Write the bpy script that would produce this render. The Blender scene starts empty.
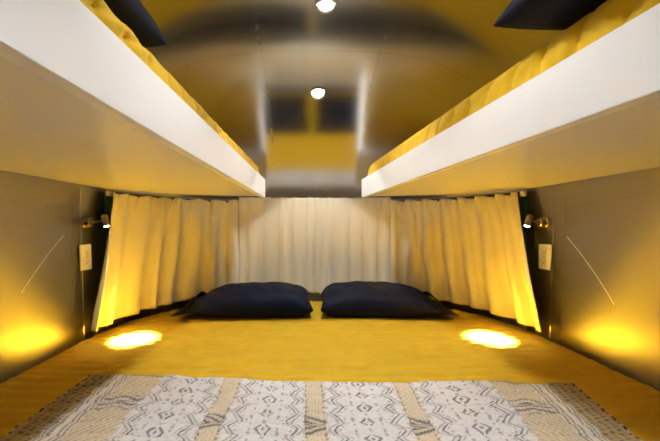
import bpy, bmesh, math, random
from mathutils import Vector, Matrix, noise
random.seed(7)
S = bpy.context.scene
COL = S.collection
PI = math.pi

# ------------------------------------------------------------------ helpers
def link(name, verts, faces, mat, parent=None, smooth=True, loc=(0, 0, 0)):
    me = bpy.data.meshes.new(name)
    me.from_pydata([tuple(v) for v in verts], [], faces)
    me.update()
    if smooth:
        me.polygons.foreach_set('use_smooth', [True] * len(me.polygons))
    o = bpy.data.objects.new(name, me)
    o.location = loc
    if mat: me.materials.append(mat)
    COL.objects.link(o)
    if parent: o.parent = parent
    return o

def link_bm(name, bm, mat, parent=None, smooth=False, loc=(0, 0, 0)):
    bmesh.ops.recalc_face_normals(bm, faces=bm.faces)
    me = bpy.data.meshes.new(name)
    bm.to_mesh(me); bm.free()
    if smooth:
        me.polygons.foreach_set('use_smooth', [True] * len(me.polygons))
    o = bpy.data.objects.new(name, me)
    o.location = loc
    if mat: me.materials.append(mat)
    COL.objects.link(o)
    if parent: o.parent = parent
    return o

def tag(o, label, cat, group=None):
    o['label'] = label; o['category'] = cat
    if group: o['group'] = group
    return o

def thing(name, label, cat, loc=(0, 0, 0), group=None):
    o = bpy.data.objects.new(name, None)
    o.empty_display_size = 0.05
    COL.objects.link(o); o.location = loc
    return tag(o, label, cat, group)

def struct(o):
    o['kind'] = 'structure'; return o

def grid_faces(nu, nv, off=0, flip=False, closed=False):
    fs = []
    for i in range(nu - 1):
        for j in range(nv if closed else nv - 1):
            j2 = (j + 1) % nv
            a, b, c, d = off + i*nv + j, off + i*nv + j2, off + (i+1)*nv + j2, off + (i+1)*nv + j
            fs.append((a, d, c, b) if flip else (a, b, c, d))
    return fs

def bm_box(bm, x0, x1, y0, y1, z0, z1, bev=0.0, seg=2):
    r = bmesh.ops.create_cube(bm, size=1)
    vs = r['verts']
    for v in vs:
        v.co = Vector(((x0+x1)/2 + v.co.x*(x1-x0), (y0+y1)/2 + v.co.y*(y1-y0), (z0+z1)/2 + v.co.z*(z1-z0)))
    if bev:
        es = list({e for v in vs for e in v.link_edges})
        bmesh.ops.bevel(bm, geom=es, offset=bev, segments=seg, affect='EDGES', profile=0.5)

def frame_of(d):
    d = Vector(d).normalized()
    up = Vector((0, 0, 1)) if abs(d.z) < 0.95 else Vector((1, 0, 0))
    a = d.cross(up).normalized(); b = d.cross(a).normalized()
    return d, a, b

def lathe(name, prof, p, axis, mat, parent=None, n=28):
    """prof: (radius, distance along axis) list, revolved about the axis through p"""
    d, a, b = frame_of(axis); p = Vector(p)
    vs = []
    for r, t in prof:
        for k in range(n):
            an = 2*PI*k/n
            vs.append(p + d*t + (a*math.cos(an) + b*math.sin(an))*r)
    fs = grid_faces(len(prof), n, closed=True)
    fs.append(tuple(range(n-1, -1, -1)))
    fs.append(tuple(range((len(prof)-1)*n, len(prof)*n)))
    bm = bmesh.new()
    bvs = [bm.verts.new(v) for v in vs]
    for f in fs:
        try: bm.faces.new([bvs[i] for i in f])
        except ValueError: pass
    bmesh.ops.remove_doubles(bm, verts=bm.verts, dist=1e-6)
    o = link_bm(name, bm, mat, parent, True)
    m = o.modifiers.new('edges', 'EDGE_SPLIT'); m.split_angle = math.radians(40)
    return o

def tube(name, pts, r, mat, parent=None, n=12):
    pts = [Vector(p) for p in pts]
    vs = []
    for i, p in enumerate(pts):
        t = (pts[min(i+1, len(pts)-1)] - pts[max(i-1, 0)])
        d, a, b = frame_of(t)
        for k in range(n):
            an = 2*PI*k/n
            vs.append(p + (a*math.cos(an) + b*math.sin(an))*r)
    fs = grid_faces(len(pts), n, closed=True)
    fs.append(tuple(range(n))); fs.append(tuple(range((len(pts)-1)*n, len(pts)*n)))
    bm = bmesh.new(); bvs = [bm.verts.new(v) for v in vs]
    for f in fs: bm.faces.new([bvs[i] for i in f])
    return link_bm(name, bm, mat, parent, True)

def nz(x, y=0.0, z=0.0):
    return noise.noise(Vector((x, y, z)))

def interp(x, tab):
    if x <= tab[0][0]: return tab[0][1]
    for (a, va), (b, vb) in zip(tab, tab[1:]):
        if x <= b:
            t = (x-a)/(b-a); t = t*t*(3-2*t)
            return va + (vb-va)*t
    return tab[-1][1]

# ------------------------------------------------------------------ materials
def mat(name, col, rough=0.6, metal=0.0, sheen=0.0, spec=0.5):
    m = bpy.data.materials.new(name); m.use_nodes = True
    b = m.node_tree.nodes['Principled BSDF']
    b.inputs['Base Color'].default_value = (*col, 1)
    b.inputs['Roughness'].default_value = rough
    b.inputs['Metallic'].default_value = metal
    b.inputs['Specular IOR Level'].default_value = spec
    if sheen:
        b.inputs['Sheen Weight'].default_value = sheen
    return m, m.node_tree, b

def add_noise(nt, scale, vec_scale=(1, 1, 1), detail=3):
    tc = nt.nodes.new('ShaderNodeTexCoord'); mp = nt.nodes.new('ShaderNodeMapping')
    mp.inputs['Scale'].default_value = vec_scale
    n = nt.nodes.new('ShaderNodeTexNoise'); n.inputs['Scale'].default_value = scale
    n.inputs['Detail'].default_value = detail
    nt.links.new(tc.outputs['Object'], mp.inputs['Vector'])
    nt.links.new(mp.outputs['Vector'], n.inputs['Vector'])
    return n

def add_bump(nt, b, fac_out, strength, dist):
    bp = nt.nodes.new('ShaderNodeBump')
    bp.inputs['Strength'].default_value = strength; bp.inputs['Distance'].default_value = dist
    nt.links.new(fac_out, bp.inputs['Height']); nt.links.new(bp.outputs['Normal'], b.inputs['Normal'])

def vary(nt, b, fac, c0, c1):
    r = nt.nodes.new('ShaderNodeValToRGB')
    r.color_ramp.elements[0].position = 0.3; r.color_ramp.elements[1].position = 0.7
    r.color_ramp.elements[0].color = (*c0, 1); r.color_ramp.elements[1].color = (*c1, 1)
    nt.links.new(fac, r.inputs['Fac']); nt.links.new(r.outputs['Color'], b.inputs['Base Color'])

def rough_range(nt, b, fac, lo, hi):
    m = nt.nodes.new('ShaderNodeMapRange')
    m.inputs['To Min'].default_value = lo; m.inputs['To Max'].default_value = hi
    nt.links.new(fac, m.inputs['Value']); nt.links.new(m.outputs['Result'], b.inputs['Roughness'])

M = {}
# aluminium sheet of the roof and end cap: polished but slightly cloudy
m, nt, b = mat('ceiling_aluminium', (0.66, 0.645, 0.62), 0.2, 1.0)
n = add_noise(nt, 2.2, (1, 1, 1), 4); rough_range(nt, b, n.outputs['Fac'], 0.12, 0.19)
n2 = add_noise(nt, 1.7, (1, 1, 1), 1); add_bump(nt, b, n2.outputs['Fac'], 0.15, 0.02)
M['ceil'] = m
m, nt, b = mat('wall_aluminium', (0.42, 0.395, 0.345), 0.34, 1.0)
n = add_noise(nt, 3.0, (1, 1, 1), 4); rough_range(nt, b, n.outputs['Fac'], 0.32, 0.38)
n2 = add_noise(nt, 2.0, (1, 1, 0.4), 1); add_bump(nt, b, n2.outputs['Fac'], 0.15, 0.012)
b2 = nt.nodes.new('ShaderNodeBsdfAnisotropic'); b2.inputs['Color'].default_value = (.42, .395, .345, 1); b2.inputs['Roughness'].default_value = .60; b2.inputs['Anisotropy'].default_value = .7
tg = nt.nodes.new('ShaderNodeTangent'); tg.direction_type = 'RADIAL'; tg.axis = 'Z'; nt.links.new(tg.outputs[0], b2.inputs['Tangent'])
mx = nt.nodes.new('ShaderNodeMixShader'); mx.inputs[0].default_value = .5
nt.links.new(b.outputs[0], mx.inputs[1]); nt.links.new(b2.outputs[0], mx.inputs[2])
nt.links.new(mx.outputs[0], nt.nodes['Material Output'].inputs['Surface'])
M['wall'] = m
M['trim'] = mat('seam_aluminium', (0.62, 0.605, 0.58), 0.3, 1.0)[0]
M['rivet'] = mat('rivet_metal', (0.5, 0.48, 0.45), 0.3, 1.0)[0]
m, nt, b = mat('white_laminate', (0.83, 0.82, 0.79), 0.27)
M['laminate'] = m
m, nt, b = mat('white_fascia_paint', (0.86, 0.85, 0.83), 0.5)
n = add_noise(nt, 6, (1, 1, 1), 3); vary(nt, b, n.outputs['Fac'], (0.88, 0.875, 0.86), (0.91, 0.905, 0.895))
M['fascia'] = m
# mustard quilted cotton
def mustard(name, k):
    m, nt, b = mat(name, (0.62*k, 0.385*k, 0.008), 0.8, 0, 0.1, 0.2)
    n = add_noise(nt, 14, (1, 1, 1), 4)
    vary(nt, b, n.outputs['Fac'], (0.60*k, 0.368*k, 0.007), (0.68*k, 0.425*k, 0.010))
    n2 = add_noise(nt, 420, (1, 1, 1), 2); add_bump(nt, b, n2.outputs['Fac'], 0.25, 0.0015)
    return m
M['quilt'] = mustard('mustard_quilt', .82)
M['quilt_lit'] = mustard('mustard_quilt_lit', 1.22)  # same cloth as the bed quilt, colour raised to stand in for stronger light
m, nt, b = mat('curtain_linen', (0.81, 0.74, 0.56), 0.85, 0, 0.2, 0.2)
n = add_noise(nt, 300, (1, 1, 0.3), 2); add_bump(nt, b, n.outputs['Fac'], 0.2, 0.001)
M['curtain'] = m
m, nt, b = mat('navy_cotton', (0.003, 0.005, 0.017), 0.62, 0, 0.0, 0.12)
n = add_noise(nt, 7, (1, 1, 1), 5); add_bump(nt, b, n.outputs['Fac'], 0.3, 0.02)
M['navy'] = m
m, nt, b = mat('navy_cotton_hem', (0.006, 0.008, 0.018), 0.65, 0, 0.0, 0.12)
M['navyhem'] = m
M['track'] = mat('dark_track', (0.03, 0.028, 0.025), 0.5, 0.3)[0]
M['nickel'] = mat('brushed_nickel', (0.40, 0.31, 0.21), 0.34, 1.0)[0]
M['darkknob'] = mat('dark_knob', (0.03, 0.025, 0.02), 0.4)[0]
M['plate'] = mat('ivory_plastic', (0.86, 0.83, 0.75), 0.35)[0]
M['slot'] = mat('slot_dark', (0.22, 0.20, 0.17), 0.6)[0]
M['teal'] = mat('dark_teal_frame', (0.03, 0.09, 0.085), 0.45)[0]
M['base'] = mat('bed_base_plywood', (0.42, 0.29, 0.16), 0.6)[0]
m, nt, b = mat('floor_vinyl', (0.20, 0.13, 0.08), 0.45)
n = add_noise(nt, 4, (8, 1, 1), 4); vary(nt, b, n.outputs['Fac'], (0.16, 0.10, 0.06), (0.25, 0.17, 0.10))
M['floor'] = m
M['glint'] = mat('lamp_glint', (0.92, 0.91, 0.89), 0.45, 0.7)[0]  # pale metal for the beads that stand in for lamp glints
M['ring'] = mat('satin_chrome', (0.75, 0.75, 0.76), 0.22, 1.0)[0]
M['white_wall'] = mat('partition_wood', (0.36, 0.26, 0.16), 0.45)[0]

def emit(name, col, s):
    m = bpy.data.materials.new(name); m.use_nodes = True; nt = m.node_tree
    nt.nodes.remove(nt.nodes['Principled BSDF'])
    e = nt.nodes.new('ShaderNodeEmission')
    e.inputs['Color'].default_value = (*col, 1); e.inputs['Strength'].default_value = s
    nt.links.new(e.outputs[0], nt.nodes['Material Output'].inputs['Surface'])
    return m
M['led'] = emit('led_lens', (0.93, 0.96, 1.0), 185)
M['lamp'] = emit('reading_lens', (1.0, 0.80, 0.48), 40)
# clear pane
m = bpy.data.materials.new('window_glass'); m.use_nodes = True; nt = m.node_tree
nt.nodes.remove(nt.nodes['Principled BSDF'])
tr = nt.nodes.new('ShaderNodeBsdfTransparent'); gl = nt.nodes.new('ShaderNodeBsdfGlossy'); gl.inputs['Roughness'].default_value = 0.02
fr = nt.nodes.new('ShaderNodeFresnel'); mx = nt.nodes.new('ShaderNodeMixShader')
nt.links.new(fr.outputs[0], mx.inputs[0]); nt.links.new(tr.outputs[0], mx.inputs[1]); nt.links.new(gl.outputs[0], mx.inputs[2])
nt.links.new(mx.outputs[0], nt.nodes['Material Output'].inputs['Surface'])
M['glass'] = m
# woven throw: colours come from the weave stored per vertex
m, nt, b = mat('woven_throw', (0.6, 0.56, 0.52), 0.9, 0, 0.1, 0.15)
at = nt.nodes.new('ShaderNodeAttribute'); at.attribute_name = 'weave'
nt.links.new(at.outputs['Color'], b.inputs['Base Color'])
n = add_noise(nt, 260, (1, 1, 1), 2); add_bump(nt, b, n.outputs['Fac'], 0.35, 0.003)
M['throw'] = m

# ------------------------------------------------------------------ trailer shell
Y0 = 1.42                           # where the curved end begins
PX, QY, RZ = 3.2, 2.1, 2.05         # exponents of the shell across, along and up
WB, ZB, HB = 1.065, 1.15, 0.78      # half width and height where the arch begins, arch height
KB = 0.90; K = KB/WB
YF = -1.7                           # front partition
def w_low(z): return 1.03 + (WB-1.03)*(z/ZB)
def cz(z): return 1 - (max(0.0, z-ZB)/HB)**RZ if z < ZB+HB else 0.0
def sc(z): return w_low(z)/WB if z < ZB else 1.0
def half_w(z): return WB*sc(z)*cz(z)**(1/PX)
def FU(p):
    k = sc(p[2])
    return (abs(p[0])/(WB*k))**PX + (max(0, p[1]-Y0)/(KB*k))**QY + (max(0, p[2]-ZB)/HB)**RZ - 1
def shell_n(p):
    e = 1e-4
    g = Vector((FU((p[0]+e, p[1], p[2])) - FU((p[0]-e, p[1], p[2])),
                FU((p[0], p[1]+e, p[2])) - FU((p[0], p[1]-e, p[2])),
                FU((p[0], p[1], p[2]+e)) - FU((p[0], p[1], p[2]-e))))
    if g.length < 1e-12: g = Vector((0, 0, 1))
    return -g.normalized()          # towards the inside
def ceil_z(x, y):
    q = 1 - (abs(x)/WB)**PX - (max(0, y-Y0)/KB)**QY
    return ZB + HB*max(0.0, q)**(1/RZ)
def wall_x(y, z):                   # half width of the shell at y, z
    k = sc(z)
    return WB*k*max(0.0, cz(z) - (max(0, y-Y0)/(KB*k))**QY)**(1/PX)
def back_y(x, z):
    k = sc(z)
    return Y0 + KB*k*max(0.0, cz(z) - (abs(x)/(WB*k))**PX)**(1/QY)

SHELL_FLIP = True
def shell_patch(name, zs, us, mat_):
    """us: list of ('b', side, y) barrel stations or ('c', side, t) end-cap stations"""
    vs, fs = [], []
    for kind, s, q in us:
        for z in zs:
            w = half_w(z)
            if kind == 'b': vs.append(Vector((s*w, q, z)))
            else:
                k, c = sc(z), cz(z)
                vs.append(Vector((s*WB*k*(c*max(0, math.cos(q))**2)**(1/PX), Y0 + KB*k*(c*max(0, math.sin(q))**2)**(1/QY), z)))
    fs = grid_faces(len(us), len(zs), flip=SHELL_FLIP)
    o = link(name, vs, fs, mat_)
    o.data.normals_split_custom_set_from_vertices([shell_n(v) for v in vs])
    return struct(o)

def nrange(a, b, n): return [a+(b-a)*i/(n-1) for i in range(n)]
def zs_arch(z0, n):  # dense towards the crown
    a0 = math.asin(min(1, max(0, (z0-ZB)/HB)))
    return [ZB + HB*math.sin(a0 + (PI/2-a0)*i/(n-1)) for i in range(n)]
ZS = 1.235
lowz = nrange(0, ZB, 8) + [ZS]
def angs(t0, t1, n): return nrange(t0, t1, n)
T_SPLIT = 0.10
barrelL = [('b', -1, y) for y in nrange(YF, Y0, 12)]
capL = [('c', -1, t) for t in angs(0, PI/2, 60)]
capR = [('c', 1, t) for t in angs(PI/2, 0, 60)]
barrelR = [('b', 1, y) for y in nrange(Y0, YF, 12)]
shell_patch('wall_left', lowz, barrelL + capL[1:10], M['wall'])
shell_patch('wall_back', lowz, capL[9:] + capR[1:51], M['wall'])
shell_patch('wall_right', lowz, capR[50:] + barrelR[1:], M['wall'])
shell_patch('ceiling', zs_arch(ZS, 48), barrelL + capL[1:] + capR[1:] + barrelR[1:], M['ceil'])
# floor slab
bm = bmesh.new(); bm_box(bm, -1.03, 1.03, YF, 2.30, -0.04, -0.002)
struct(link_bm('floor', bm, M['floor']))

# front partition with a window opening, far behind the viewpoint
def partition():
    vs, fs = [], []
    n = 40
    x0, x1, z0, z1 = 0.05, 0.75, 0.95, 1.5
    # outline of the section, fan of quads around the opening
    out = []
    for i in range(n+1):
        z = lowz[0] + (ZB)*i/n*1.0
        out.append((w_low(z), z))
    for z in zs_arch(ZB, 30)[1:]:
        out.append((half_w(z), z))
    right = out; left = [(-x, z) for x, z in reversed(out[:-1])]
    ring = right + left
    # box subdivision: connect ring to rectangle by angle about its centre
    cx, cz = (x0+x1)/2, (z0+z1)/2
    def rect(ang):
        dx, dz = math.cos(ang), math.sin(ang)
        sx = (x1-x0)/2/abs(dx) if abs(dx) > 1e-9 else 1e9
        sz = (z1-z0)/2/abs(dz) if abs(dz) > 1e-9 else 1e9
        s = min(sx, sz); return cx+dx*s, cz+dz*s
    N = len(ring)
    for t in (0, -0.03):
        for x, z in ring: vs.append((x, YF+t, z))
        for x, z in ring:
            a = rect(math.atan2(z-cz, x-cx)); vs.append((a[0], YF+t, a[1]))
    for i in range(N):
        j = (i+1) % N
        fs.append((i, j, N+j, N+i))
        fs.append((2*N+i, 3*N+i, 3*N+j, 2*N+j))
        fs.append((N+i, N+j, 3*N+j, 3*N+i))
    struct(link('wall_front', vs, fs, M['white_wall'], smooth=False))
    bm = bmesh.new()
    bm_box(bm, x0-.03, x1+.03, YF, YF+.015, z1, z1+.03); bm_box(bm, x0-.03, x1+.03, YF, YF+.015, z0-.03, z0)
    bm_box(bm, x0-.03, x0, YF, YF+.015, z0, z1); bm_box(bm, x1, x1+.03, YF, YF+.015, z0, z1)
    w = struct(link_bm('window_3', bm, M['teal']))
    bm = bmesh.new(); bm_box(bm, x0, x1, YF-.018, YF-.014, z0, z1)
    link_bm('window_pane', bm, M['glass'], w)
partition()

# seams of the sheet metal: narrow raised beads following the shell
def seam(name, pts, width=0.012, h=0.0010, rivets=0.0):
    width *= .6; h *= .6
    vs = []; N = len(pts)
    pts = [Vector(p) for p in pts]
    for i, p in enumerate(pts):
        t = (pts[min(i+1, N-1)] - pts[max(i-1, 0)]).normalized()
        nn = shell_n(p); sd = t.cross(nn).normalized()
        for a, b_ in ((-.5, -.0005), (-.42, h), (.42, h), (.5, -.0005)):
            vs.append(p + sd*a*width + nn*b_)
    o = struct(link(name, vs, grid_faces(N, 4), M['ceil'] if pts[N//2].z > ZS else M['wall'], smooth=False))
    if rivets:
        bm = bmesh.new(); acc = rivets
        for i in range(1, N):
            acc += (pts[i]-pts[i-1]).length
            if acc >= rivets:
                acc = 0
                r = bmesh.ops.create_uvsphere(bm, u_segments=8, v_segments=6, radius=0.0035)
                bmesh.ops.translate(bm, verts=r['verts'], vec=pts[i] + shell_n(pts[i])*(h*0.6))
        r_ = link_bm('rivet_row', bm, M['rivet'], o, True)
    return o
def long_line(x):
    pts = []
    for z in nrange(1.21, 1.6, 14): pts.append((x, back_y(x, z), z))
    y1 = pts[-1][1]
    for y in nrange(y1, YF+.02, 60)[1:]: pts.append((x, y, ceil_z(x, y)))
    return pts
seam('trim_1', long_line(-0.27)); seam('trim_2', long_line(0.315))
xs = nrange(-0.93, 0.93, 80)
seam('trim_3', [(x, 1.63, ceil_z(x, 1.63)) for x in xs], 0.014)
seam('trim_4', [(x, 0.30, ceil_z(x, 0.30)) for x in xs], 0.014)
for i, s in enumerate((-1, 1)):
    seam('trim_%d' % (5+i), [(s*w_low(1.145), y, 1.145) for y in nrange(YF+.02, Y0+.05, 30)], 0.010, 0.002)
    seam('trim_%d' % (7+i), [(s*wall_x(1.425, z), 1.425, z) for z in nrange(0.40, 1.19, 30)], 0.016, 0.0016, 0.09)

for i, s in enumerate((-1, 1)):     # wide riveted strip that carries the lamp and the outlet
    pts = [(s*wall_x(1.535, z), 1.535, z) for z in nrange(0.53, 1.215, 40)]
    seam('trim_%d' % (9+i), pts, 0.125/.6, 0.003/.6)
# added bright bead on each side sheet, shaped like the reading lamp's glint
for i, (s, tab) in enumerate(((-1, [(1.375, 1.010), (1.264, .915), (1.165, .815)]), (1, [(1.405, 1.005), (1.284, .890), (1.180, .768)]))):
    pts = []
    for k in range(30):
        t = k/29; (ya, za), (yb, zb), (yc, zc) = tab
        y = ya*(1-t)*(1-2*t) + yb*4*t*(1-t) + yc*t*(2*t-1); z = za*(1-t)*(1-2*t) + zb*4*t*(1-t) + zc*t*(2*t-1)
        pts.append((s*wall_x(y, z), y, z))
    o = seam('trim_%d' % (11+i), pts, .006, .0022); o.data.materials[0] = M['glint']  # trim_11 and trim_12 are the added glint beads, no real trim
# side windows behind the curtains: dark frame bars and a pane
def side_window(idx, s):
    def bar(bm, y0, y1, z0, z1, th):
        n = 10; vs = []
        for i in range(n+1):
            for (yy, dd) in ((y0, 0.001), (y0, th), (y1, th), (y1, 0.001)):
                z = z0+(z1-z0)*i/n
                p = Vector((s*wall_x(yy, z), yy, z)); vs.append(bm.verts.new(p + shell_n(p)*dd))
        for i in range(n):
            for j in range(4):
                a = i*4+j; b_ = i*4+(j+1) % 4
                bm.faces.new((vs[a], vs[b_], vs[b_+4], vs[a+4]))
        bm.faces.new(vs[:4]); bm.faces.new(vs[-4:])
    bm = bmesh.new()
    bar(bm, 1.635, 1.70, 0.62, 1.212, 0.012)
    bar(bm, 1.94, 1.965, 0.62, 1.212, 0.012)
    for z in (0.62, 1.185):
        k = 8
        for i in range(k):
            ya, yb = 1.70+(1.94-1.70)*i/k, 1.70+(1.94-1.70)*(i+1)/k
            bar(bm, ya, yb, z, z+.025, 0.012)
    w = struct(link_bm('window_%d' % idx, bm, M['teal']))
side_window(1, -1); side_window(2, 1)
for i, s in enumerate((-1, 1)):
    # capped post at the foot of the window frame
    p = Vector((s*(wall_x(1.615, .62)-.012), 1.615, 0.55))
    root = thing('window_post', ('pale capped post at bottom end of the %s window edge, beside curtain hem' % ('left' if s < 0 else 'right')), 'post', p, 'posts at the window edges')
    lathe('post_stem', [(.0045, -.16), (.0045, .07)], (0, 0, 0), (0, 0, 1), M['trim'], root, 12)
    lathe('post_cap', [(.006, .07), (.013, .074), (.014, .082), (.010, .090), (.003, .093)], (0, 0, 0), (0, 0, 1), M['plate'], root, 16)

# ------------------------------------------------------------------ bed
def bed_half(y, a):
    return a*max(0.0, 1 - (max(0, y-Y0)/(.775*a/1.035))**QY)**(1/PX)
ZBED = 0.55
AB, KBD = 1.035, 0.775
def quilt_h(x, y):
    wob = 0.016*nz(x*4, y*4, 1.3) + 0.010*nz(x*13, y*9, 4.4)
    ph = (y + wob)/0.048
    h = 0.0115*abs(math.sin(PI*ph))**0.6
    row = math.floor(ph)
    px = (x + 0.5*0.075*(row % 2) + 0.008*nz(x*7, y*7, 9))/0.075
    h -= 0.0035*max(0, 1-abs((px % 1)-.5)*9)
    return h - 0.004 + 0.006*nz(x*2.3, y*2.1, 7.7) + 0.003*nz(x*12, y*16, 2.2)
def bed_z(x, y, a=AB):
    X, Y = abs(x)/a, max(0, y-Y0)/KBD
    f = 1 - X**PX - Y**QY
    gx, gy = PX*X**(PX-1)/a, QY*Y**(QY-1)/KBD
    d = max(0.0, min(f/max(1e-6, math.hypot(gx, gy)), a-abs(x))); r = 0.028
    drop = 0 if d >= r else r - math.sqrt(max(0, r*r-(r-d)**2))
    return ZBED + quilt_h(x, y)*min(1, d/.03) - drop
bed = thing('bed', 'wide bed with mustard yellow quilted mattress filling the trailer end wall to wall', 'bed', (0, 1.0, 0))
ys = nrange(0.22, Y0+KBD-0.002, 340); nx = 150
vs = []
for y in ys:
    w = bed_half(y, AB)
    for j in range(nx):
        t = -1+2*j/(nx-1); t = math.sin(t*PI/2)*0.45 + t*0.55
        vs.append((t*w, y-1.0, bed_z(t*w, y)))
fs = grid_faces(len(ys), nx, flip=True)
# skirt round the boundary
ring = [i*nx for i in range(len(ys))] + [(len(ys)-1)*nx + j for j in range(1, nx)] + [i*nx+nx-1 for i in range(len(ys)-2, -1, -1)] + list(range(nx-2, 0, -1))
prev = ring
for dz in (0.06, 0.19):
    cur = []
    for i in ring:
        x, y, z = vs[i]; vs.append((x*0.998, y, ZBED-0.028-dz)); cur.append(len(vs)-1)
    for k in range(len(ring)):
        k2 = (k+1) % len(ring); fs.append((prev[k], prev[k2], cur[k2], cur[k]))
    prev = cur
fs.append(tuple(reversed(prev)))
link('mattress', vs, fs, M['quilt'], bed)
# plywood platform under it
bm = bmesh.new(); lo, hi = [], []
outl = [(-.985, .26)] + [(-bed_half(y, .985), y) for y in nrange(.6, Y0+.735, 40)] + [(bed_half(y, .985), y) for y in nrange(Y0+.735, .6, 40)][1:] + [(.985, .26)]
for x, y in outl:
    lo.append(bm.verts.new((x, y-1.0, 0.0))); hi.append(bm.verts.new((x, y-1.0, .312)))
bm.faces.new(lo); bm.faces.new(hi)
for i in range(len(lo)):
    j = (i+1) % len(lo); bm.faces.new((lo[i], lo[j], hi[j], hi[i]))
link_bm('bed_base', bm, M['base'], bed)

# ------------------------------------------------------------------ woven throw
edge_tab = [(-.76, 1.082), (-.5, 1.076), (-.32, 1.062), (-.19, 1.040), (.06, 1.030), (.25, 1.028), (.36, 1.044), (.5, 1.036), (.64, 1.026), (.79, 1.022)]
WHITE, BEIGE, DARK, TAN, GREY = (.57, .545, .53), (.53, .435, .29), (.035, .033, .04), (.34, .25, .13), (.36, .345, .34)
def tri(t): return abs((t % 1)*2-1)
def mixc(a, b_, t): return tuple(a[i]+(b_[i]-a[i])*t for i in range(3))
PAN = [(-.505, -.304), (-.251, -.053), (.001, .214), (.267, .505)]
def weave(x, y, r):
    """x across, y along the bed, r distance from the far hem -> linear colour"""
    ax = abs(x)
    d = 0.0; c = WHITE
    if r < .004: return (.35, .31, .25)
    if ax > .742:                                  # overlocked edge
        return (.03, .028, .028) if (y/.020) % 1 < .6 else (.45, .40, .33)
    if ax > .668:                                  # tan outer band with dashes
        c = TAN
        u = (ax-.668)/.067
        for k, cc in enumerate((.2, .5, .8)):
            if abs(u-cc) < .09 and ((y/.011)+k*.5) % 1 < .5: d = .62
        return mixc(c, DARK, d)
    if ax > .612:                                  # dark line bundle
        u = (ax-.612)/.056
        c = mixc(WHITE, BEIGE, .5)
        for cc in (.12, .34, .72, .92):
            if abs(u-cc) < .06: d = .68 if ((y+x*.3)/.009) % 1 < .68 else .3
        return mixc(c, DARK, d)
    if ax > .505:                                  # beige lattice panel
        c = BEIGE
        g = ((y + ax*.7)/.0135) % 1
        if g < .3: d = .38
        g = ((y - ax*1.2)/.020) % 1
        if g < .2: c = mixc(c, WHITE, .5)
        yy = y - .005*math.sin(ax*70)
        if .86 < yy < .925:
            c = mixc(BEIGE, WHITE, .5)
            d = .72 if ((yy-.855)/.0165) % 1 < .45 else (.35 if (ax/.011) % 1 < .4 else 0)
        if r < .016 and .25 < (r/.016) % 1 < .7: d = .6
        return mixc(c, DARK, d)
    for sc in (-.278, -.026, .240):
        if abs(x-sc) < .0265:                      # narrow beige strips
            c = BEIGE
            u = x-sc
            if ((y + abs(u)*.9)/.014) % 1 < .3: c = mixc(BEIGE, WHITE, .45)
            if (u/.009) % 1 < .25: d = .16
            if abs(abs(u)-.0245) < .003 and (y/.018) % 1 < .5: d = .6
            q = y + u*(.35 if (y*10) % 1 < .5 else -.35)
            for b0 in (.80, .47):
                if b0-.02 < q < b0+.045:
                    c = mixc(BEIGE, GREY, .4)
                    if ((q-b0)/.0155) % 1 < .42: d = .75
            return mixc(c, DARK, d)
    for k, (p0, p1) in enumerate(PAN):             # white diamond panels
        if p0 <= x <= p1:
            l = (x-(p0+p1)/2); hw = (p1-p0)/2
            l = l*(.1/hw)
            per = .066
            ph = y/per + (.5 if k % 2 else 0)
            yy = (ph % 1 - .5)*per
            dm = abs(l)/.022 + abs(yy)/.024
            if .66 < dm < 1.0 and abs(l) > .003: d = .72
            if dm < .24: d = .7
            if abs(l) < .004 and abs(abs(yy)-.031) < .003: d = .4
            al = abs(l)
            z1 = .069 + .0150*(tri(y/.066)*2-1)
            if abs(al-z1) < .0028: d = max(d, .74)
            z2 = z1 + .0125
            if abs(al-z2) < .0028: d = max(d, .5)
            if abs(al-.033) < .0032 and (y/.022+.25) % 1 < .32: d = max(d, .5)
            z3 = z1 - .0115
            if abs(al-z3) < .0026 and (y/.011) % 1 < .6: d = max(d, .5)
            if al > .094 and (y/.02) % 1 < .5: d = max(d, .3)
            if abs(al-.034) < .004 and ((y/.062+.5) % 1) < .14: d = max(d, .5)
            return mixc(c, DARK, d)
    return c
NX, NY = 520, 270
vs, cols = [], []
X0, X1, YN = -.752, .752, .28
def throw_z(x, y):
    return max(bed_z(x, y), ZBED-.003)*.6 + (ZBED+.001)*.4 + .0075 + .003*nz(x*6, y*6, 3) + .0015*nz(x*25, y*22, 8)
for i in range(NY):
    v = i/(NY-1)
    for j in range(NX):
        x = X0+(X1-X0)*j/(NX-1)
        y1 = interp(x, edge_tab) + .003*nz(x*22, 0, 5)
        y = YN+(y1-YN)*v
        bow = .022*max(0, x-.2)*max(0, y-.75)*4 - .02*max(0, -x-.2)*max(0, y-.75)*2   # the cloth is not laid dead straight
        if x > 0: bow += (x/.75)*(.018 - max(0, min(.5, 1.04-y))*.19)
        xs_ = x + .004*nz(y*9, x*2, 6) + bow
        r = (y1-y)
        z = throw_z(xs_, y)
        ed = min(r, x-X0, X1-x)
        if ed < .004: z -= .005
        vs.append((xs_, y, z))
        nn = 1 + .13*nz(x*160, y*160, 1) + .07*nz(x*60, y*240, 4)
        yw = y + .004*nz(x*5, y*5, 11) + (edge_tab[3][1]-y1)*.6
        xw = x + .004*nz(x*7, y*9, 21)
        c = weave(xw, yw, r)
        cols.append((c[0]*nn, c[1]*nn, c[2]*nn, 1))
throw = link('woven_throw', vs, grid_faces(NY, NX, flip=True), M['throw'])
ca = throw.data.color_attributes.new('weave', 'FLOAT_COLOR', 'POINT')
ca.data.foreach_set('color', [q for c in cols for q in c])
m = throw.modifiers.new('thick', 'SOLIDIFY'); m.thickness = .004; m.offset = -1
tag(throw, 'black, cream and beige woven throw with diamond pattern lying across the mustard bed', 'blanket')

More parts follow.
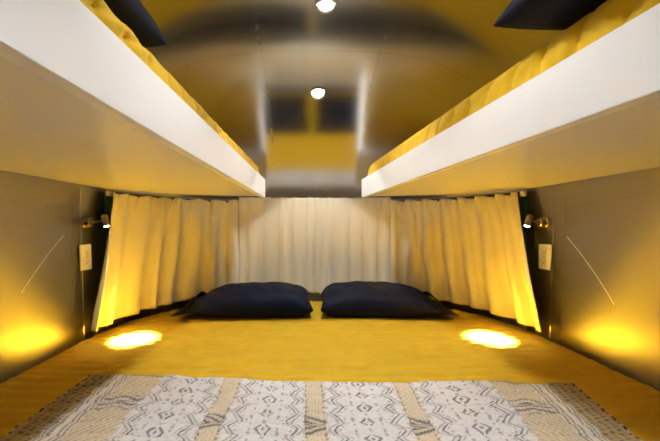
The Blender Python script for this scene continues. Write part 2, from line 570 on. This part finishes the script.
# ------------------------------------------------------------------ pillows
def pillow_mesh(W, D, H, seed, flap=0, nu=54, nv=40, wr=1.0):
    """plump pillow, local x = width, y = depth, base at z=0"""
    vs = []
    def plump(u, v):
        ex = 2.3 if u*flap > 0 else (4.2 if flap else 2.6)
        return (max(0, 1-abs(u)**ex)**(.66 if u*flap > 0 else .52))*(max(0, 1-abs(v)**3.4)**.55)
    for side in (1, -1):
        for i in range(nu):
            for j in range(nv):
                u, v = -1+2*i/(nu-1), -1+2*j/(nv-1)
                x = u*W/2*(1 - .035*(1-v*v)) ; y = v*D/2*(1 - .07*(1-u*u))
                e = plump(u, v)
                wrk = wr*(.011*nz(x*7+seed, y*5, seed) + .006*nz(x*17+y*6, y*9+seed, 3)) * min(1, e*3)
                rad = wr*.004*nz(math.atan2(y, x)*5 + seed, seed)*max(0, e*(1-e)*3.5)
                if side > 0: z = H*.30 + H*.70*e + wrk + rad
                else: z = H*.30 - H*.30*min(1, e*1.6)
                vs.append((x, y, z))
    off = nu*nv
    fs = grid_faces(nu, nv, flip=True) + grid_faces(nu, nv, off)
    bm = bmesh.new(); b_ = [bm.verts.new(v) for v in vs]
    for f in fs: bm.faces.new([b_[i] for i in f])
    bmesh.ops.remove_doubles(bm, verts=bm.verts, dist=1e-5)
    return bm
def flap_mesh(sx, W, D, H, L):
    """loose open end of the pillowcase, a flattened sleeve leaving the pillow's side at x = sx*W/2"""
    vs = []; nu, n = 8, 36
    for i in range(nu):
        t = i/(nu-1)
        x = sx*(W/2*.93 + (L + W/2*.07)*t)
        for k in range(n):
            an = 2*PI*k/n
            hd = D/2*(.93 + .05*t); th = H*(.18*(1-t) + .13) * (1 + .5*math.sin(an*2+1)*t)
            yy = math.cos(an)*hd
            zz = H*(.30*(1-t)) + .020*t + math.sin(an)*th*(max(0, 1-abs(math.cos(an))**3)) + .006
            vs.append((x + sx*.012*math.cos(an*2)*t, yy, max(.003, zz)))
    fs = grid_faces(nu, n, closed=True)
    bm = bmesh.new(); b_ = [bm.verts.new(v) for v in vs]
    for f in fs: bm.faces.new([b_[i] for i in f])
    return bm
def pillow(label, loc, rot, W, D, H, seed, flap, group):
    o = link_bm('pillow', pillow_mesh(W, D, H, seed, flap), M['navy'], None, True)
    sb = o.modifiers.new('soft', 'SUBSURF'); sb.levels = 1; sb.render_levels = 1
    o.location = loc; o.rotation_euler = rot
    tag(o, label, 'pillow', group)
    if flap:
        f = link_bm('pillowcase_hem', flap_mesh(flap, W, D, H, .055), M['navyhem'], o, True)
        m = f.modifiers.new('thick', 'SOLIDIFY'); m.thickness = .003; m.offset = 0
    return o
R = math.radians
pillow('navy blue pillow left of the curtain gap, lying on the mustard bed', (-.354, 1.925, ZBED+.014), (R(1), 0, R(3.5)), .675, .43, .148, 1.0, -1, 'navy pillows on the bed')
pillow('navy blue pillow right of the curtain gap, lying on the mustard bed', (.361, 1.925, ZBED+.014), (R(1), 0, R(-3.5)), .655, .43, .150, 5.0, 1, 'navy pillows on the bed')

# ------------------------------------------------------------------ bunks
ZD0, ZF1 = 1.225, 1.338
def inner_x(s, y):
    return (-.346 + (y-.05)*.0222) if s < 0 else (.432 - (y-.05)*.0697)
def end_y(x): return 1.35 + .70*max(0, 1-(abs(x)/1.06)**2.8)**(1/2.8)
YB0 = 0.05
def bunk_outline(s, inset, y_in):
    """closed plan polygon; inset from the inner edge, y_in from the curved end"""
    pts = []
    xi_far = inner_x(s, 2.03) + s*inset
    pts.append((inner_x(s, YB0)+s*inset, YB0)); 
    n = 26
    for i in range(n+1):
        ax = abs(xi_far) + (1.052-abs(xi_far))*math.sin(PI/2*i/n)
        pts.append((s*ax, end_y(ax)-y_in))
    pts.append((s*1.052, YB0))
    return pts
def prism(pts, z0, z1):
    bm = bmesh.new(); lo = [bm.verts.new((x, y, z0)) for x, y in pts]; hi = [bm.verts.new((x, y, z1)) for x, y in pts]
    bm.faces.new(lo); bm.faces.new(hi)
    for i in range(len(pts)):
        j = (i+1) % len(pts); bm.faces.new((lo[i], lo[j], hi[j], hi[i]))
    return bm
def off(bm, v):
    bmesh.ops.translate(bm, verts=bm.verts, vec=v); return bm
def bunk(s, label):
    o0 = Vector((s*.7, 1.0, ZD0))
    root = thing('bunk', label, 'bunk bed', o0, 'overhead bunks')
    bm = prism(bunk_outline(s, .026, .004), ZD0+.009, ZD0+.030)
    link_bm('deck', off(bm, -o0), M['laminate'], root)
    # fascia board along the inner edge
    pts = [(inner_x(s, YB0), YB0), (inner_x(s, 2.03), end_y(.3)), (inner_x(s, 2.03)+s*.025, end_y(.318)), (inner_x(s, YB0)+s*.025, YB0)]
    bm = prism(pts, ZD0, ZF1)
    bmesh.ops.recalc_face_normals(bm, faces=bm.faces)
    bmesh.ops.bevel(bm, geom=list(bm.edges), offset=.0010, segments=2, affect='EDGES')
    link_bm('fascia', off(bm, -o0), M['fascia'], root)
    # curved end board at the back
    o = bunk_outline(s, .026, .004)[1:-1]; i_ = bunk_outline(s, .026, .018)[1:-1]
    bm = prism(o + list(reversed(i_)), ZD0+.0305, ZF1-.01)
    link_bm('end_board', off(bm, -o0), M['fascia'], root)
    return root
bunk(-1, 'white fascia overhead bunk projecting from the left wall, above the left reading lamp')
bunk(1, 'white fascia overhead bunk projecting from the right wall, above the right reading lamp')

def bunk_mattress(s, label):
    z0 = ZD0+.031; z1 = 1.420 if s > 0 else 1.412
    o0 = Vector((s*.7, 1.0, z0))
    rows = nrange(YB0+.01, 2.0, 260); vs = []; NS = 40
    for y in rows:
        ye = 2.0; endf = max(0, (y-1.93)/.07); drop = .05*(1-math.sqrt(max(0, 1-endf**2)))
        xi = inner_x(s, y)+s*.027
        # outer limit follows curved end
        xo = 1.03 if y <= 1.36 else 1.03*max(0.02, 1-(min(.999, (y-1.35)/.672))**2.8)**(1/2.8)
        xo = max(xo, abs(xi)+.12)
        wv = (y+.008*nz(y*9, s, 2))
        for k in range(NS):
            t = k/(NS-1)
            h = z1-z0-drop
            # section: up the inner side, rounded shoulder, across the top, down the outer side
            if t < .35:
                q = t/.35
                dx = -.004*math.sin(PI*min(1, q*1.25)) ; zz = q*(h-.028)
                # lower fold along the fascia
                dx += .006*math.exp(-((zz-(ZF1-z0+.012))/.006)**2)
                puck = .0085*nz(y*24+zz*60*s, zz*9, 3+s) + .004*nz(y*60, zz*30, 8)
                dx += puck
                st = ((wv+zz*.5)/.085) % 1
                dx += .010*math.exp(-((st-.5)/.06)**2)
            elif t < .6:
                q = (t-.35)/.25*PI/2
                dx = .028*(1-math.cos(q)); zz = h-.028+.028*math.sin(q)
                puck = .0085*nz(y*24+zz*60*s, zz*9, 3+s)*(1-q/1.6)
                dx += puck
                st = ((wv+zz*.5)/.085) % 1
                g = .009*math.exp(-((st-.5)/.06)**2); dx += g*math.cos(q); zz -= g*math.sin(q)
            elif t < .93:
                q = (t-.6)/.33
                dx = .028 + q*(xo-abs(xi)-.05)
                zz = h + .012*math.sin(PI*min(1, q*1.0))*.8 + .004*nz(dx*9, y*9, 5)
                st = ((wv)/.085) % 1
                zz -= .004*math.exp(-((st-.5)/.06)**2)
            else:
                q = (t-.93)/.07
                dx = xo-abs(xi)-.022+.022*math.sin(q*PI/2); zz = h*(1-q*.98)
            vs.append(Vector((xi+s*dx, y, z0+max(0, zz)))-o0)
    fs = grid_faces(len(rows), NS, flip=(s > 0))
    for base in (0, (len(rows)-1)*NS): fs.append(tuple(base+k for k in range(NS)))
    bm = bmesh.new(); b_ = [bm.verts.new(v) for v in vs]
    for f in fs: bm.faces.new([b_[i] for i in f])
    o = link_bm('bunk_mattress', bm, M['quilt_lit'], None, True)
    o.location = o0
    return tag(o, label, 'mattress', 'mattresses on the bunks')
bunk_mattress(-1, 'mustard quilted mattress edge showing above the fascia of the left bunk')
bunk_mattress(1, 'mustard quilted mattress edge showing above the fascia of the right bunk')
pillow('dark navy pillow corner at top edge, resting on the left bunk mattress', (-.605, .54, 1.430), (R(2), R(0), R(4)), .50, .46, .14, 9.0, 0, 'navy pillows on the bunks')
pillow('dark navy pillow corner at top edge, resting on the right bunk mattress', (.60, .47, 1.440), (R(2), R(-1.5), R(-3)), .52, .48, .14, 13.0, 0, 'navy pillows on the bunks')

# ------------------------------------------------------------------ curtains
def plan_path(a, n=2000):
    pts = []
    for i in range(n+1):
        t = PI*i/n
        c, s_ = math.cos(t), math.sin(t)
        x = -a*math.copysign(abs(c)**(2/PX), c); y = Y0 + K*a*abs(s_)**(2/QY)
        pts.append((x, y))
    pts = [(-a, Y0-.3+.3*i/60) for i in range(60)] + pts + [(a, Y0-.3*i/60) for i in range(1, 61)]
    L = [0]
    for p, q in zip(pts, pts[1:]): L.append(L[-1] + math.hypot(q[0]-p[0], q[1]-p[1]))
    return pts, L
class Path:
    def __init__(s, a): s.p, s.L = plan_path(a)
    def find(s, fn):
        for i, p in enumerate(s.p):
            if fn(p): return s.L[i]
    def at(s, l):
        import bisect
        i = min(max(1, bisect.bisect_left(s.L, l)), len(s.L)-1)
        f = (l-s.L[i-1])/max(1e-9, s.L[i]-s.L[i-1])
        a, b_ = s.p[i-1], s.p[i]
        x, y = a[0]+(b_[0]-a[0])*f, a[1]+(b_[1]-a[1])*f
        i0, i1 = max(0, i-12), min(len(s.p)-1, i+12)
        tx, ty = s.p[i1][0]-s.p[i0][0], s.p[i1][1]-s.p[i0][1]
        l_ = math.hypot(tx, ty)
        return x, y, ty/l_, -tx/l_    # normal towards the inside
PT, PB = Path(1.012), Path(.985)
LT = {'L': PT.find(lambda p: p[0] < 0 and p[1] >= 1.615), 'a': PT.find(lambda p: p[0] >= -.505), 'm': PT.find(lambda p: p[0] >= .012),
      'b': PT.find(lambda p: p[0] >= .52), 'R': PT.find(lambda p: p[0] > 0 and p[1] <= 1.63)}
LB = {'L': PB.find(lambda p: p[0] < 0 and p[1] >= 1.42), 'a': PB.find(lambda p: p[0] >= -.50), 'm': PB.find(lambda p: p[0] >= .012),
      'b': PB.find(lambda p: p[0] >= .515), 'R': PB.find(lambda p: p[0] > 0 and p[1] <= 1.42)}
def curtain(k0, k1, label, zt0, zt1, amp, nf, seed, gap0=.0006, gap1=.0006):
    nu, nv = 220, 48; vs = []
    z_b = .592
    for i in range(nu):
        f = i/(nu-1)
        lt = LT[k0]+gap0 + (LT[k1]-LT[k0]-gap0-gap1)*f; lb = LB[k0]+gap0 + (LB[k1]-LB[k0]-gap0-gap1)*f
        xt, yt, nxt, nyt = PT.at(lt); xb, yb, nxb, nyb = PB.at(lb)
        ph = f*nf + .16*nz(f*nf*.6, seed, 0)*2
        for j in range(nv):
            g = j/(nv-1)      # 0 at the top
            e = .25 + .75*min(1, g*1.6)
            cw = math.cos(2*PI*ph + .5*nz(g*2, seed, f*4)); cw = math.copysign(abs(cw)**.7, cw)
            fold = amp*e*(cw*.75 + .5*nz(f*nf*1.3, g*.9, seed+2))
            fold += amp*.35*max(0, 1-g*7)*math.cos(4*PI*ph+1)         # gathered heading
            fold += .0012*nz(f*16, g*10, seed)
            if g > .895: fold += .0022                                  # turned-up hem
            x, y = xt+(xb-xt)*g, yt+(yb-yt)*g
            nx_, ny_ = nxt+(nxb-nxt)*g, nyt+(nyb-nyt)*g
            zt = zt0+(zt1-zt0)*f + amp*.13*math.cos(2*PI*ph)
            zb = z_b + .004*math.cos(2*PI*ph+.6)
            vs.append((x+nx_*fold, y+ny_*fold, zt+(zb-zt)*g))
    o = link('curtain', vs, grid_faces(nu, nv), M['curtain'])
    m = o.modifiers.new('thick', 'SOLIDIFY'); m.thickness = .0022; m.offset = 0
    return tag(o, label, 'curtain', 'cream curtains round the bed end')
curtain('L', 'a', 'pleated cream curtain wrapping the left corner beside the left reading lamp', 1.212, 1.222, .036, 7.3, 1.0)
curtain('a', 'm', 'flatter cream curtain panel behind the left navy bed pillow', 1.243, 1.243, .009, 5.4, 12.0)
curtain('m', 'b', 'flatter cream curtain panel behind the right navy bed pillow', 1.243, 1.243, .009, 5.2, 23.0)
curtain('b', 'R', 'pleated cream curtain wrapping the right corner beside the right reading lamp', 1.222, 1.212, .036, 7.1, 34.0)
# track the curtains run on
vs = []; NT = 160
tp = Path(1.030)
l0 = tp.find(lambda p: p[0] < 0 and p[1] >= 1.62); l1 = tp.find(lambda p: p[0] > 0 and p[1] <= 1.62)
for i in range(NT):
    x, y, nx_, ny_ = tp.at(l0+(l1-l0)*i/(NT-1))
    for dn, z in ((-.006, 1.204), (.004, 1.204), (.004, 1.220), (-.006, 1.220)):
        vs.append((x+nx_*dn, y+ny_*dn, z))
fs = grid_faces(NT, 4, closed=True) + [(0, 1, 2, 3), tuple((NT-1)*4+k for k in (3, 2, 1, 0))]
bm = bmesh.new(); b_ = [bm.verts.new(v) for v in vs]
for f in fs: bm.faces.new([b_[i] for i in f])
tr_ = link_bm('curtain_track', bm, M['track'])
tag(tr_, 'dark curved curtain track along the wall above the cream curtains', 'curtain track')
for k, l in enumerate((l0, l1)):
    x, y, nx_, ny_ = tp.at(l)
    bm = bmesh.new(); bm_box(bm, x-.010, x+.010, y-.014, y+.012, 1.196, 1.2215, .003)
    link_bm('track_end_cap', bm, M['plate'], tr_)['label'] = 'pale plastic end cap'

# ------------------------------------------------------------------ reading lamps and outlets
def reading_lamp(s, label):
    yb, zb = (1.505 if s < 0 else 1.525), 1.068
    xw = s*(wall_x(yb, zb)-.0055)
    o0 = Vector((xw, yb, zb))
    root = thing('reading_lamp', label, 'wall lamp', o0, 'brass reading lamps')
    inn = Vector((-s, 0, 0))
    lathe('mount', [(.001, 0), (.027, .0005), (.028, .004), (.026, .007), (.022, .0085), (.022, .025), (.019, .0285), (.001, .029)], (0, 0, 0), inn, M['nickel'], root)
    lathe('switch', [(.001, -.001), (.006, 0), (.006, .009), (.004, .011), (.001, .0112)], inn*.017+Vector((0, -.0215, -.006)), (0, -1, -.25), M['darkknob'], root, 14)
    head = Vector((s*.958, 1.495, 1.073)) - o0
    tube('arm', [inn*.028, inn*.042 + Vector((0, -.004, 0)), head*.8 + inn*.0 + Vector((0, 0, 0)), head], .0042, M['nickel'], root)
    tgt = Vector((-.812 if s < 0 else .765, 1.455, .55)) - o0
    d = (tgt-head).normalized()
    lathe('lamp_head', [(.001, -.031), (.0085, -.030), (.0125, -.026), (.0135, -.020), (.0135, .024), (.0125, .0255), (.0115, .0225), (.0105, .019), (.001, .019)], head, d, M['nickel'], root)
    lathe('lens', [(.0005, .0195), (.0106, .0195), (.0106, .0245), (.008, .0268), (.0005, .0278)], head, d, M['lamp'], root)
    ld = bpy.data.lights.new('reading_beam', 'SPOT'); ld.energy = LAMP_W; ld.color = (1.0, .90, .54)
    ld.spot_size = R(25); ld.spot_blend = 1.0; ld.shadow_soft_size = .006
    lo = bpy.data.objects.new('reading_beam', ld); COL.objects.link(lo); lo.parent = root
    lo.location = head + d*.028
    lo.rotation_euler = d.to_track_quat('-Z', 'Y').to_euler()
    ls = bpy.data.lights.new('reading_spill', 'SPOT'); ls.energy = LAMP_W*.006; ls.color = (1.0, .90, .60)
    ls.spot_size = R(62); ls.spot_blend = 1.0; ls.shadow_soft_size = .008
    so = bpy.data.objects.new('reading_spill', ls); COL.objects.link(so); so.parent = root
    so.location = head + d*.028; so.rotation_euler = lo.rotation_euler
    return root
LAMP_W = 1600.0
LED_W = 22.0
reading_lamp(-1, 'small brass reading lamp on the left wall above the left outlet')
reading_lamp(1, 'small brass reading lamp on the right wall above the right outlet')

def outlet(s, label):
    y, z = (1.495 if s < 0 else 1.515), .908
    xw = s*(wall_x(y, z)); p = Vector((xw, y, z)); nn = shell_n(p); nn.z = nn.z
    zax = (Vector((0, 0, 1)) - nn*nn.z).normalized(); yax = nn.cross(zax)
    mtx = Matrix((yax, zax, nn)).transposed().to_4x4(); mtx.translation = p + nn*.0045
    root = thing('power_outlet', label, 'outlet', (0, 0, 0), 'white power outlets')
    root.matrix_world = mtx
    bm = bmesh.new(); bm_box(bm, -.036, .036, -.058, .058, 0, .007, .004, 3)
    link_bm('cover_plate', bm, M['plate'], root)
    for sy in (.021, -.021):
        bm = bmesh.new(); bm_box(bm, -.0165, .0165, sy-.0145, sy+.0145, .0072, .0092, .0016, 2)
        rc = link_bm('socket', bm, M['plate'], root)
        bm = bmesh.new()
        bm_box(bm, -.0085, -.0060, sy-.002, sy+.008, .0088, .0095); bm_box(bm, .0060, .0085, sy-.001, sy+.007, .0088, .0095)
        bm_box(bm, -.0028, .0028, sy-.0105, sy-.0055, .0088, .0095)
        link_bm('socket_slots', bm, M['slot'], rc)
    lathe('screw', [(.001, .0068), (.0036, .0070), (.0032, .0084), (.001, .0086)], (0, 0, 0), (0, 0, 1), M['rivet'], root, 12)
    return root
outlet(-1, 'white duplex outlet on the left wall below the left reading lamp')
outlet(1, 'white duplex outlet on the right wall below the right reading lamp')

# ------------------------------------------------------------------ recessed ceiling lights
def downlight(x, y, label, cone=88, blend=.5):
    z = ceil_z(x, y); p = Vector((x, y, z)); nn = shell_n(p)
    root = thing('ceiling_light', label, 'ceiling light', p, 'recessed ceiling lights')
    lathe('trim_ring', [(.030, -.004), (.046, .0005), (.047, .003), (.044, .006), (.038, .0065), (.034, .003)], (0, 0, 0), nn, M['ring'], root, 36)
    lathe('lens', [(.0005, .0015), (.034, .0015), (.034, .0028), (.0005, .0042)], (0, 0, 0), nn, M['led'], root, 36)
    ld = bpy.data.lights.new('ceiling_beam', 'SPOT'); ld.energy = LED_W; ld.color = (.95, .965, 1.0)
    ld.spot_size = R(cone); ld.spot_blend = blend; ld.shadow_soft_size = .03
    lo = bpy.data.objects.new('ceiling_beam', ld); COL.objects.link(lo); lo.parent = root
    lo.location = nn*.012 
    aim = (nn*.02 + Vector((0, 0, -1))).normalized()
    lo.rotation_euler = aim.to_track_quat('-Z', 'Y').to_euler()
downlight(.02, 1.905, 'round recessed ceiling light low on the curved end of the ceiling', 78, .15)
downlight(.03, 1.313, 'round recessed ceiling light nearest the top edge of the photo')
for i, yy in enumerate((.66, -.02, -.75, -1.35)):
    downlight(.03, yy, 'round recessed ceiling light further forward along the trailer ceiling, ' + ('above the woven throw', 'over the bed foot', 'over the aisle', 'by the front partition')[i])

# ------------------------------------------------------------------ world, camera, view
w = bpy.data.worlds.new('sky'); S.world = w; w.use_nodes = True; nt = w.node_tree
bg = nt.nodes['Background']
sky = nt.nodes.new('ShaderNodeTexSky'); sky.sky_type = 'HOSEK_WILKIE'; sky.sun_direction = (.5, .6, .62)
nt.links.new(sky.outputs[0], bg.inputs['Color']); bg.inputs['Strength'].default_value = .6

cam = bpy.data.cameras.new('camera'); co = bpy.data.objects.new('camera', cam); COL.objects.link(co)
co.location = (-.05, 0, 1.05); co.rotation_euler = (PI/2, 0, 0)
cam.sensor_width = 36; cam.sensor_fit = 'HORIZONTAL'; cam.lens = 36*330/660
cam.shift_x = 24/660; cam.shift_y = 5.5/660; cam.clip_start = .02
S.camera = co

S.cycles.max_bounces = 14; S.cycles.diffuse_bounces = 7; S.cycles.glossy_bounces = 8
S.cycles.use_denoising = True
S.cycles.sample_clamp_indirect = 30
S.view_settings.view_transform = 'Standard'; S.view_settings.look = 'None'
S.view_settings.exposure = 0.1; S.view_settings.gamma = 1; S.view_settings.use_curve_mapping = False
